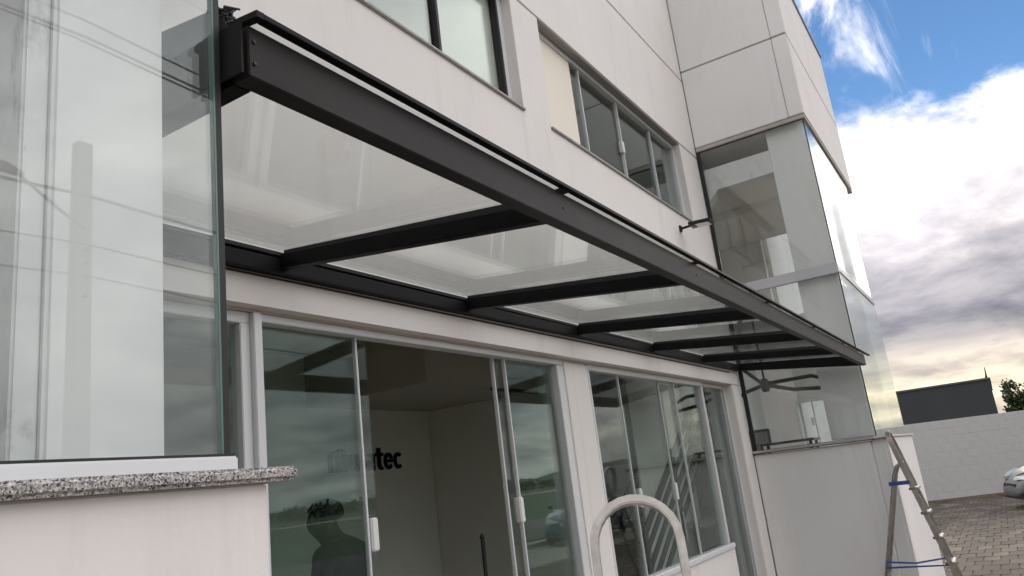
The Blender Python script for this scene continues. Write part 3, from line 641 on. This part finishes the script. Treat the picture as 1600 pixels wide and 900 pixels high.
# m with a taller middle arch
letter([bx(0, .05, 0, hh)] + arc(.075, hh-.03, .055, .02, 20, 180, 8) + [bx(.095, .145, 0, hh)] + arc(.155, hh, .055, .02, 0, 180, 10) + [bx(.185, .235, 0, hh)] , 5.335)
letter([bx(0, st_+.01, .05, hh), bx(.085, .085+st_, 0, hh)] + arc(.055, .055, .055, .018, 180, 360, 10), 5.335+.262)
letter([bx(0, st_, 0, hh)] + arc(.045, hh-.045, .045, .012, 50, 180, 8), 5.335+.405)
letter(arc(.055, .05, .05, .018, 0, 360, 16) + [bx(.085, .085+st_, 0, hh-.03)] + arc(.07, hh-.05, .05, .018, 0, 140, 8), 5.335+.50)
letter([bx(.03, .03+st_, .03, hh+.05), bx(0, .10, hh-.032, hh)] + arc(.078, .045, .047, .014, 180, 290, 8), 5.335+.645)
letter(arc(.062, hh/2, .083, .05, 20, 320, 18, 0.75) + [bx(.005, .12, hh/2-.014, hh/2+.014)], 5.335+.77)
letter(arc(.062, hh/2, .083, .05, 50, 310, 18, 0.75), 5.335+.92)

# ------------------------------------------------------------------ interior staircase
stc = thing('staircase', (8.6, 3.4, 0.03), 'interior stair with black steel rails seen through the four-leaf window', 'staircase')
sm = MB()
x0_, z0_, run, rise = 7.35, 0.03, 0.28, 0.18
for k in range(13):
    MB().box(x0_+k*run, x0_+(k+1)*run+0.02, 3.285, 4.15, z0_+(k+1)*rise-0.045, z0_+(k+1)*rise).build('step', mat('dark_stair_tread', (0.06, 0.055, 0.05), 0.5), stc, bevel=0.004)
for y_ in (3.25, 4.16):
    q = MB(); q.prism_y(y_, y_+0.03, [(x0_, z0_), (x0_+0.3, z0_), (x0_+13*run, z0_+12.2*rise), (x0_+13*run, z0_+13.2*rise), (x0_, z0_+0.25)]); q.build('stringer', BLACKM, stc)
MB().box(7.62, 9.24, 3.222, 3.245, 0.03, 3.04).build('stair_wall', mat('stair_wall_paint', (0.62, 0.58, 0.53), 0.8), stc)
for k in range(5):
    dz = 0.30 + 0.17*k
    q = MB(); q.tube([(x0_+0.1, 3.2, z0_+dz+0.05), (x0_+12.5*run, 3.2, z0_+dz+0.05+(12.5*run-0.1)*rise/run)], 0.026 if k < 4 else 0.034, 8); q.build('rail', BLACKM, stc, smooth=True)
for k in (0.4, 4.4, 8.4, 12.2):
    q = MB(); xx = x0_+k*run; q.box(xx-0.02, xx+0.02, 3.185, 3.215, z0_+k*rise+0.1, z0_+k*rise+1.05); q.build('baluster', BLACKM, stc)

o_ = thing('wall_outlet', (8.39, 3.21, 1.10), 'white electric outlet plate on the wall beside the stair rails', 'outlet')
MB().box(8.345, 8.435, 3.209, 3.2215, 1.03, 1.17).build('plate', MATS['white_plastic'], o_, bevel=0.005)
MB().tube([(8.39, 3.207, 1.10), (8.39, 3.2095, 1.10)], 0.016, 12).build('socket', BLACK, o_)

# ------------------------------------------------------------------ lamp and desk things inside the right bay
pl = thing('ceiling_lamp', (9.2, 2.2, 2.45), 'black spider ceiling lamp with bent arms behind the far bay glass', 'lamp')
q = MB(); q.tube([(9.2, 2.18, 2.38), (9.2, 2.18, 2.41), (9.2, 2.18, 2.50), (9.2, 2.18, 2.53)], [0.035, 0.05, 0.05, 0.03], 14); q.build('hub', BLACKM, pl)
MB().tube([(9.2, 2.18, 2.52), (9.2, 2.18, 3.3)], 0.012, 8).build('stem', BLACKM, pl)
for pts in ([(9.2, 2.2, 2.47), (9.2, 2.42, 2.70), (9.3, 2.6, 2.72)], [(9.2, 2.2, 2.46), (9.2, 2.41, 2.41), (9.2, 2.52, 2.36)], [(9.2, 2.16, 2.47), (9.2, 1.66, 2.475), (9.2, 1.52, 2.42)], [(9.2, 2.16, 2.45), (9.2, 1.87, 2.355), (9.2, 1.52, 2.32)], [(9.25, 2.18, 2.46), (9.7, 2.2, 2.50), (9.9, 2.2, 2.46)]):
    MB().tube(pts, 0.022, 8).build('arm', BLACKM, pl)
mon = thing('monitor', (8.85, 2.24, 1.733), 'dark computer monitor standing behind the far bay glass', 'monitor')
MB().box(8.80, 8.83, 2.14, 2.32 + 0.2, 1.80, 1.955).build('screen_back', mat('dark_plastic', (0.02, 0.02, 0.022), 0.4), mon, bevel=0.006)
MB().box(8.794, 8.7995, 2.165, 2.50, 1.80, 1.925).build('screen', mat('grey_screen_panel', (0.20, 0.18, 0.17), 0.4), mon)
MB().box(8.80, 8.84, 2.28, 2.36, 1.06, 1.7995).build('stand', MATS['dark_plastic'], mon)
dk = thing('desk_shelf', (8.9, 2.0, 1.0), 'low dark shelf top standing behind the far bay glass sill', 'shelf')
MB().box(8.92, 9.30, 1.72, 2.32, 1.775, 1.80).build('top', MATS['dark_plastic'], dk, bevel=0.004)
for x_ in (8.95, 9.25):
    for y_ in (1.75, 2.28): MB().box(x_, x_+0.03, y_, y_+0.03, 1.05, 1.7745).build('leg', MATS['dark_plastic'], dk)

# ------------------------------------------------------------------ person inside
SHIRT = mat('black_shirt_cloth', (0.012, 0.012, 0.013), 0.9, var=0.3, vscale=25); TROU = mat('dark_trouser_cloth', (0.018, 0.018, 0.022), 0.9, var=0.3, vscale=25); SKIN = mat('skin', (0.07, 0.042, 0.032), 0.7); HAIR = mat('black_hair', (0.008, 0.007, 0.007), 0.7)
def person(loc, rot):
    P = thing('person', loc, 'person in dark shirt with bowed head standing behind the door glass', 'person')
    V = []; E_ = []; Rd = []
    def j(p, r, par=None):
        V.append(p); Rd.append(r); i = len(V)-1
        if par is not None: E_.append((par, i))
        return i
    pel = j((0, 0, .95), (.155, .115)); wa = j((0, .01, 1.10), (.15, .11), pel); ch = j((0, -.02, 1.28), (.19, .14), wa); sh = j((0, -.005, 1.42), (.165, .115), ch)
    nk = j((0, .035, 1.49), (.082, .078), sh); n2_ = j((0, .075, 1.535), (.066, .070), nk)
    h1 = j((0, .115, 1.585), (.070, .085), n2_); h2 = j((0, .11, 1.64), (.080, .098), h1); h3 = j((0, .085, 1.69), (.070, .085), h2)
    j((0, .19, 1.575), (.016, .018), h1)            # nose / face front
    for s in (-1, 1):
        a = j((s*.19, -.01, 1.41), (.080, .080), sh); e = j((s*.27, .03, 1.15), (.058, .058), a); w_ = j((s*.22, .22, .98), (.034, .034), e)
        hnd = j((s*.20, .29, .95), (.034, .024), w_)
        for k, (fx, ln_) in enumerate(((-.026, .07), (-.009, .08), (.009, .075), (.026, .06))):
            q1 = j((s*(.20) + fx, .33, .945), (.009, .009), hnd); q2 = j((s*.20 + fx, .33 + ln_*.5, .93), (.0085, .0085), q1); j((s*.20 + fx, .33 + ln_*.8, .905), (.008, .008), q2)
        t1 = j((s*.165, .29, .955), (.010, .010), hnd); j((s*.15, .33, .945), (.009, .009), t1)
        hp = j((s*.09, 0, .90), (.095, .10), pel); kn = j((s*.10, .015, .49), (.062, .064), hp); an = j((s*.105, -.02, .09), (.042, .045), kn); j((s*.115, .13, .035), (.042, .030), an)
    me = bpy.data.meshes.new('person_body'); me.from_pydata(V, E_, [])
    o = bpy.data.objects.new('tmp_body', me); COL.objects.link(o)
    sk = o.modifiers.new('skin', 'SKIN'); sk.use_smooth_shade = True
    for i, r in enumerate(Rd): me.skin_vertices[0].data[i].radius = r
    me.skin_vertices[0].data[0].use_root = True
    ss_ = o.modifiers.new('sub', 'SUBSURF'); ss_.levels = 2; ss_.render_levels = 2
    dg = bpy.context.evaluated_depsgraph_get(); ev = o.evaluated_get(dg); m2 = bpy.data.meshes.new_from_object(ev)
    bpy.data.objects.remove(o)
    m2.materials.clear()
    for M in (SHIRT, TROU, SKIN): m2.materials.append(M)
    for p in m2.polygons:
        c = p.center; p.use_smooth = True
        p.material_index = 2 if (c.z > 1.50 or (c.y > .16 and .85 < c.z < 1.02)) else (1 if c.z < .97 else 0)
    body = bpy.data.objects.new('body', m2); COL.objects.link(body); body.parent = P
    hb = bmesh.new(); bmesh.ops.create_icosphere(hb, subdivisions=3, radius=1.0)
    for v in hb.verts:
        v.co = Vector((v.co.x*.092, v.co.y*.118, v.co.z*.105)) 
    for v in list(hb.verts):
        if v.co.y > 0.03 and v.co.z < 0.035: v.co.y = 0.02 + (v.co.y-0.03)*0.2
        if v.co.z < -0.05: v.co.z = -0.05
    hm = bpy.data.meshes.new('hair'); hb.to_mesh(hm); hb.free(); hm.materials.append(HAIR)
    ho = bpy.data.objects.new('hair', hm); COL.objects.link(ho); ho.parent = P; ho.location = (0, .085, 1.665); ho.rotation_euler = (R(-18), 0, 0)
    for s in (-1, 1):
        eb_ = bmesh.new(); bmesh.ops.create_icosphere(eb_, subdivisions=2, radius=1.0)
        for v in eb_.verts: v.co = Vector((v.co.x*.010, v.co.y*.020, v.co.z*.032))
        em = bpy.data.meshes.new('ear'); eb_.to_mesh(em); eb_.free(); em.materials.append(SKIN)
        eo = bpy.data.objects.new('ear', em); COL.objects.link(eo); eo.parent = P; eo.location = (s*.083, .10, 1.615)
    P.rotation_euler = (0, 0, rot); P.scale = (1.04, 1.06, 0.962)
    return P
person((3.715, 3.625, 0.03), R(17))

# ------------------------------------------------------------------ perimeter wall with painted blocks
BLK = mat('painted_block', (0.47, 0.465, 0.46), 0.85, var=0.07, vscale=1.6, bump=0.25, bscale=45, stain=((0.22, 0.20, 0.17), 0.55, 1.1, (1, 1, 0.7)))
MOR = mat('painted_mortar', (0.44, 0.435, 0.43), 0.9, var=0.08, vscale=2)
fa = Vector((23.85, 2.01, 0)); fb = Vector((24.91, -0.12, 0)); fdv = (fa - fb).normalized(); fang = math.atan2(fdv.y, fdv.x)
pw = thing('perimeter_wall', (fa.x, fa.y, 0), 'white painted concrete block boundary wall across the yard', 'wall')
pw.rotation_euler = (0, 0, fang)
mo = MB(); mo.box(-16, 9, -0.17, -0.004, -0.05, 2.06); w_ = mo.build('mortar', MOR); w_.parent = pw
BLx, BLz = 0.40, 0.206
bmesh_ = MB().box(-BLx/2+.002, BLx/2-.002, -0.02, 0.0, 0.002, BLz-.002).build('block', BLK, bevel=0.002, seg=1); bd = bmesh_.data; bpy.data.objects.remove(bmesh_)
restb = MB()
for r in range(10):
    for c in range(-40, 22):
        xc = c*BLx + (BLx/2 if r % 2 else 0)
        if -4.6 < xc < 1.8:
            o = bpy.data.objects.new('block', bd); COL.objects.link(o); o.parent = pw; o.location = (xc, random.uniform(-.0015, .0015), r*BLz)
        elif -15.7 < xc < 8.7: restb.box(xc-BLx/2+.004, xc+BLx/2-.004, -0.02, 0.0, r*BLz+.004, (r+1)*BLz-.004)
o = restb.build('block_courses', BLK); o.parent = pw; tag(o, kind='stuff')
# rough dirty footing
ft = MB(); ft.box(-16, 9, -0.02, 0.10, -0.03, 0.045); o = ft.build('footing', mat('stained_concrete_footing', (0.16, 0.12, 0.09), 0.9, var=0.3, vscale=4)); o.parent = pw

# ------------------------------------------------------------------ dark shed beyond the wall
sh_ = thing('shed', (40, 6, 0), 'plain dark grey metal shed beyond the boundary wall', 'shed')
SHD = mat('dark_grey_cladding', (0.030, 0.034, 0.039), 0.6, var=0.10, vscale=0.6)
MB().box(40, 52, -0.04, 14, 0, 3.80).build('wall', SHD, sh_)
MB().box(39.95, 52.05, -0.09, 14.05, 3.801, 3.88).build('roof_edge', mat('shed_trim', (0.08, 0.08, 0.09), 0.5), sh_)
MB().tube([(40.05, 0.05, 3.88), (40.05, 0.03, 4.05), (40.05, 0.02, 4.35)], [0.05, 0.03, 0.012], 8).build('mast', BLACKM, sh_)

# ------------------------------------------------------------------ trees
LEAFM = [mat('leaf_green_%s' % n, c, 0.7, var=0.2, vscale=2) for n, c in (('dark', (0.030, 0.045, 0.016)), ('mid', (0.045, 0.065, 0.022)), ('olive', (0.065, 0.075, 0.030)))]
BARK = mat('bark', (0.10, 0.075, 0.055), 0.9, var=0.3, vscale=8)
def tree(loc, h, rad, label, nl=2600, seed=1, leaf=0.16, cat='tree', group=None):
    rn = random.Random(seed); T = thing('tree', loc, label, cat, group); L = Vector(loc)
    tr = MB(); tops = []
    tr.tube([L, L + Vector((.05, .08, h*.3)), L + Vector((0, .02, h*.55))], [h*.035, h*.026, h*.018], 8)
    for k in range(7):
        a = k*2.4 + rn.random(); z = h*(.3 + .06*k); e = L + Vector((math.cos(a)*rad*.65, math.sin(a)*rad*.65, z + h*.22))
        tr.tube([L + Vector((0, .03, z)), (L + Vector((0, .03, z)) + e)/2 + Vector((0, 0, .1*h)), e], [h*.014, h*.009, h*.004], 6); tops.append(e)
    tr.build('trunk', BARK, T)
    cr = MB(); clumps = [L + Vector((rn.gauss(0, rad*.42), rn.gauss(0, rad*.42), h*(.62 + rn.gauss(0, .13)))) for _ in range(34)] + tops
    for i in range(nl):
        c = rn.choice(clumps); p = c + Vector((rn.gauss(0, rad*.17), rn.gauss(0, rad*.17), rn.gauss(0, rad*.14)))
        n = Vector((rn.gauss(0, 1), rn.gauss(0, 1), rn.gauss(.4, 1))).normalized(); a = n.orthogonal().normalized(); b = n.cross(a); s = leaf*rn.uniform(.6, 1.3)
        cr.quad(p - a*s, p - b*s*.5, p + a*s, p + b*s*.5, rn.choice((0, 0, 1, 1, 2)))
    cr.build('crown', LEAFM, T)
    return T
tree((58, -1.75, 0), 4.7, 1.15, 'dark leafy tree beside the grey shed behind the boundary wall', 4200, 3, 0.13)

# far wood, hills: seen mirrored in the glass
wd = MB(); rn = random.Random(11)
for i in range(150):
    x_ = -120 + i*4.6 + rn.uniform(-2, 2); y_ = -190 + rn.uniform(-14, 14) ; hh_ = rn.uniform(2.8, 5.5); ww_ = rn.uniform(2.5, 4.5)
    for k in range(90):
        p = Vector((x_ + rn.gauss(0, ww_*.5), y_ + rn.gauss(0, ww_*.5), abs(rn.gauss(hh_*.5, hh_*.25)))); n = Vector((rn.gauss(0, 1), rn.gauss(0, 1), rn.gauss(0, 1))).normalized(); a = n.orthogonal().normalized(); b = n.cross(a); s = rn.uniform(.45, .9)
        wd.quad(p - a*s, p - b*s*.7, p + a*s, p + b*s*.7, rn.choice((0, 0, 1)))
tag(wd.build('far_wood', LEAFM), 'far-off dark green wood along the edge of the field', 'wood', kind='stuff')
hl = MB(); nx_, ny_ = 60, 10
vs = []; fs = []
for i in range(nx_+1):
    for k in range(ny_+1):
        x_ = -200 + i*16; y_ = -420 - k*22; t = k/ny_
        vs.append((x_, y_, -0.5 + math.sin(math.pi*min(1, t*1.1))*(5.5 + 2.5*math.sin(x_*0.011+1) + 1.5*math.sin(x_*0.027))))
for i in range(nx_):
    for k in range(ny_): fs.append((i*(ny_+1)+k, (i+1)*(ny_+1)+k, (i+1)*(ny_+1)+k+1, i*(ny_+1)+k+1))
hl.add(vs, fs)
vs = []; fs = []
for i in range(31):
    for k in range(7):
        y_ = -420 + i*13; t = k/6
        vs.append((400 + k*30, y_, -0.5 + math.sin(math.pi*t)*(9 + 2.5*math.sin(y_*0.05) + 1.5*math.sin(y_*0.17))))
for i in range(30):
    for k in range(6): fs.append((i*7+k, (i+1)*7+k, (i+1)*7+k+1, i*7+k+1))
hl.add(vs, fs); tag(hl.build('hills', mat('hill_green', (0.05, 0.07, 0.035), 0.9, var=0.25, vscale=0.02), smooth=True), kind='structure')

# ------------------------------------------------------------------ utility poles and wires (mirrored in the left bay glass)
CONC = mat('pole_concrete', (0.34, 0.33, 0.31), 0.85, var=0.1, vscale=2)
def pole(loc, label, arms=True):
    x_, y_ = loc; P = thing('utility_pole', (x_, y_, 0), label, 'utility pole', 'utility poles along the street')
    q = MB(); q.add([(x_-.19, y_-.15, -.05), (x_+.19, y_-.15, -.05), (x_+.19, y_+.15, -.05), (x_-.19, y_+.15, -.05), (x_-.14, y_-.11, 8.7), (x_+.14, y_-.11, 8.7), (x_+.14, y_+.11, 8.7), (x_-.14, y_+.11, 8.7)], [(0, 1, 2, 3), (4, 5, 6, 7), (0, 1, 5, 4), (1, 2, 6, 5), (2, 3, 7, 6), (3, 0, 4, 7)])
    q.build('shaft', CONC, P, bevel=0.02)
    q = MB(); q.tube([(x_, y_+.15, 7.0), (x_-.5, y_+.3, 7.15), (x_-1.3, y_+.4, 7.6), (x_-1.9, y_+.4, 7.55)], [.03, .03, .028, .03], 8); q.build('lamp_arm', BLACKM, P)
    q = MB(); q.tube([(x_-1.2, y_+.4, 7.6), (x_-1.5, y_+.4, 7.66), (x_-1.95, y_+.4, 7.58)], [.05, .10, .07], 10); q.build('lamp_head', mat('grey_lamp_metal', (0.2, 0.2, 0.2), 0.5), P)
    for z_ in (5.75, 6.1, 6.35, 6.6): MB().tube([(x_, y_+.14, z_), (x_, y_+.20, z_), (x_, y_+.25, z_)], [.03, .05, .03], 8).build('insulator', mat('brown_porcelain', (0.08, 0.04, 0.03), 0.3), P)
    return P
pole((7.40, -10.93), 'concrete utility pole with lamp arm, mirrored in the near bay glass')
pole((-24.0, -10.93), 'concrete utility pole further along the street behind the camera')
pole((40.0, -10.93), 'concrete utility pole far down the street beyond the yard')
WIRE = mat('black_cable', (0.015, 0.015, 0.016), 0.6)
wn_ = 0
for z_, r_w, yy, txt in ((11.0, .022, -11.0, 'second highest'), (10.75, .022, -11.3, 'third highest'), (10.5, .026, -10.8, 'fourth highest'), (12.9, .014, -11.2, 'highest and thinnest'), (7.25, .030, -10.7, 'thick middle'), (6.35, .018, -10.75, 'lower middle'), (5.75, .016, -10.7, 'lowest')):
    pts = [(-24 + 31.4*t, yy, z_ + 0.35 - 1.4*t*(1-t)) for t in [i/24 for i in range(25)]] + [(7.4 + 32.6*t, yy, z_ + 0.35 - 1.4*t*(1-t)) for t in [i/24 for i in range(1, 25)]]
    q = MB(); q.tube(pts, r_w, 5); tag(q.build('overhead_wire', WIRE, origin=(-24, yy, z_)), '%s black overhead cable along the street, mirrored in the near glass' % txt, 'cable', 'overhead street cables')

# ------------------------------------------------------------------ cars
def car(loc, rot, paint, label):
    C = thing('parked_car', loc, label, 'car', 'cars parked near the building')
    # local: +Y forward, X right
    st = [(2.02, .46, .56, .30, .30, .40), (1.97, .60, .66, .22, .42, .52), (1.80, .74, .80, .20, .60, .70), (1.45, .83, .86, .19, .72, .83), (.95, .84, .88, .19, .80, .93), (.45, .845, .88, .19, .84, .99), (-.3, .845, .88, .19, .86, .99), (-1.2, .845, .88, .19, .88, 1.0), (-1.75, .82, .86, .21, .88, .98), (-1.95, .72, .78, .28, .80, .92)]
    vs = []; fs = []
    for (y, wb, wm, zb_, zm, zt) in st:
        half = [(0, zb_), (wb*.75, zb_), (wb, zb_+.08), (wm, (zb_+zm)/2), (wm, zm), (wm*.93, zt-.02), (wm*.6, zt+.02), (0, zt+.04)]
        vs += [(a, y, c) for a, c in half] + [(-a, y, c) for a, c in half[-2:0:-1]]
    n = 14
    for i in range(len(st)-1):
        for k in range(n): fs.append((i*n+k, i*n+(k+1) % n, (i+1)*n+(k+1) % n, (i+1)*n+k))
    fs += [tuple(range(n)), tuple(range((len(st)-1)*n, len(st)*n))]
    q = MB(); q.add(vs, fs); bo = q.build('body', paint, smooth=True); bo.parent = C
    sb = bo.modifiers.new('s', 'SUBSURF'); sb.levels = 1; sb.render_levels = 2
    gv = []; gf = []
    for (y, w0, w1, z0, z1) in ((.85, .70, .62, .93, .95), (.10, .76, .60, .97, 1.38), (-.6, .77, .61, .98, 1.46), (-1.3, .76, .60, .98, 1.42), (-1.85, .70, .56, .95, .99)):
        gv += [(-w0, y, z0), (-w1, y, z1), (0, y, z1+.03), (w1, y, z1), (w0, y, z0)]
    for i in range(4):
        for k in range(4): gf.append((i*5+k, i*5+k+1, (i+1)*5+k+1, (i+1)*5+k))
    q = MB(); q.add(gv, gf); go = q.build('windows', mat('car_window', (0.015, 0.018, 0.02), 0.08), smooth=False); go.parent = C
    q = MB(); q.add([(-.60, .08, 1.40), (.60, .08, 1.40), (.61, -.6, 1.485), (-.61, -.6, 1.485), (.60, -1.28, 1.445), (-.60, -1.28, 1.445), (-.60, .08, 1.37), (.60, .08, 1.37), (.6, -1.28, 1.41), (-.6, -1.28, 1.41)], [(0, 1, 2, 3), (3, 2, 4, 5), (6, 7, 1, 0), (5, 4, 8, 9)]); ro = q.build('roof', paint); ro.parent = C
    for s in (-1, 1):
        for y in (1.22, -1.25):
            q = MB(); q.tube([(s*.72, y, .30), (s*.74, y, .30), (s*.87, y, .30), (s*.89, y, .30)], [.26, .30, .30, .26], 24); wo = q.build('wheel', mat('tyre_rubber', (0.015, 0.015, 0.015), 0.8)); wo.parent = C
            q = MB(); q.tube([(s*.885, y, .30), (s*.895, y, .30)], [.19, .17], 20); x_ = q.build('rim', mat('rim_alloy', (0.4, 0.4, 0.41), 0.35, 0.8)); x_.parent = wo
        q = MB(); q.add([(s*.36, 1.985, .60), (s*.70, 1.86, .60), (s*.80, 1.62, .70), (s*.76, 1.60, .79), (s*.52, 1.86, .73), (s*.36, 1.96, .66), (s*.36, 1.90, .60), (s*.66, 1.78, .60), (s*.72, 1.58, .70), (s*.70, 1.56, .77), (s*.5, 1.78, .70), (s*.36, 1.86, .66)],
                        [(0, 1, 2, 3, 4, 5), (6, 7, 8, 9, 10, 11), (0, 1, 7, 6), (1, 2, 8, 7), (2, 3, 9, 8), (3, 4, 10, 9), (4, 5, 11, 10), (5, 0, 6, 11)])
        x_ = q.build('headlight', mat('headlight_lens', (0.35, 0.37, 0.38), 0.2, 0.2)); x_.parent = C
        q = MB(); q.box(s*.84 - .02, s*.84+.10*s if s > 0 else s*.84 + .02, .50, .62, .96, 1.06) if s > 0 else q.box(-.96, -.82, .50, .62, .96, 1.06); x_ = q.build('mirror', paint, bevel=.02); x_.parent = C
    q = MB(); q.box(-.42, .42, 1.90, 2.0, .40, .52); x_ = q.build('grille', BLACK, bevel=.01); x_.parent = C
    q = MB(); q.box(-.78, .78, 1.60, 1.97, .205, .26); x_ = q.build('bumper_lip', BLACK, bevel=.02); x_.parent = C
    C.rotation_euler = (0, 0, rot)
    return C
SILV = mat('silver_car_paint', (0.115, 0.12, 0.125), 0.5, 0.0, spec=0.3, coat=0.05)
DBLU = mat('dark_blue_car_paint', (0.02, 0.06, 0.09), 0.25, 0.3, coat=0.6)
car((20.4, -1.80, 0.0), R(14), SILV, 'silver hatchback parked before the boundary wall, cut by the right edge')
car((21.5, -6.2, -0.02), R(75), DBLU, 'dark blue hatchback in the yard, seen mirrored in the entrance glass')
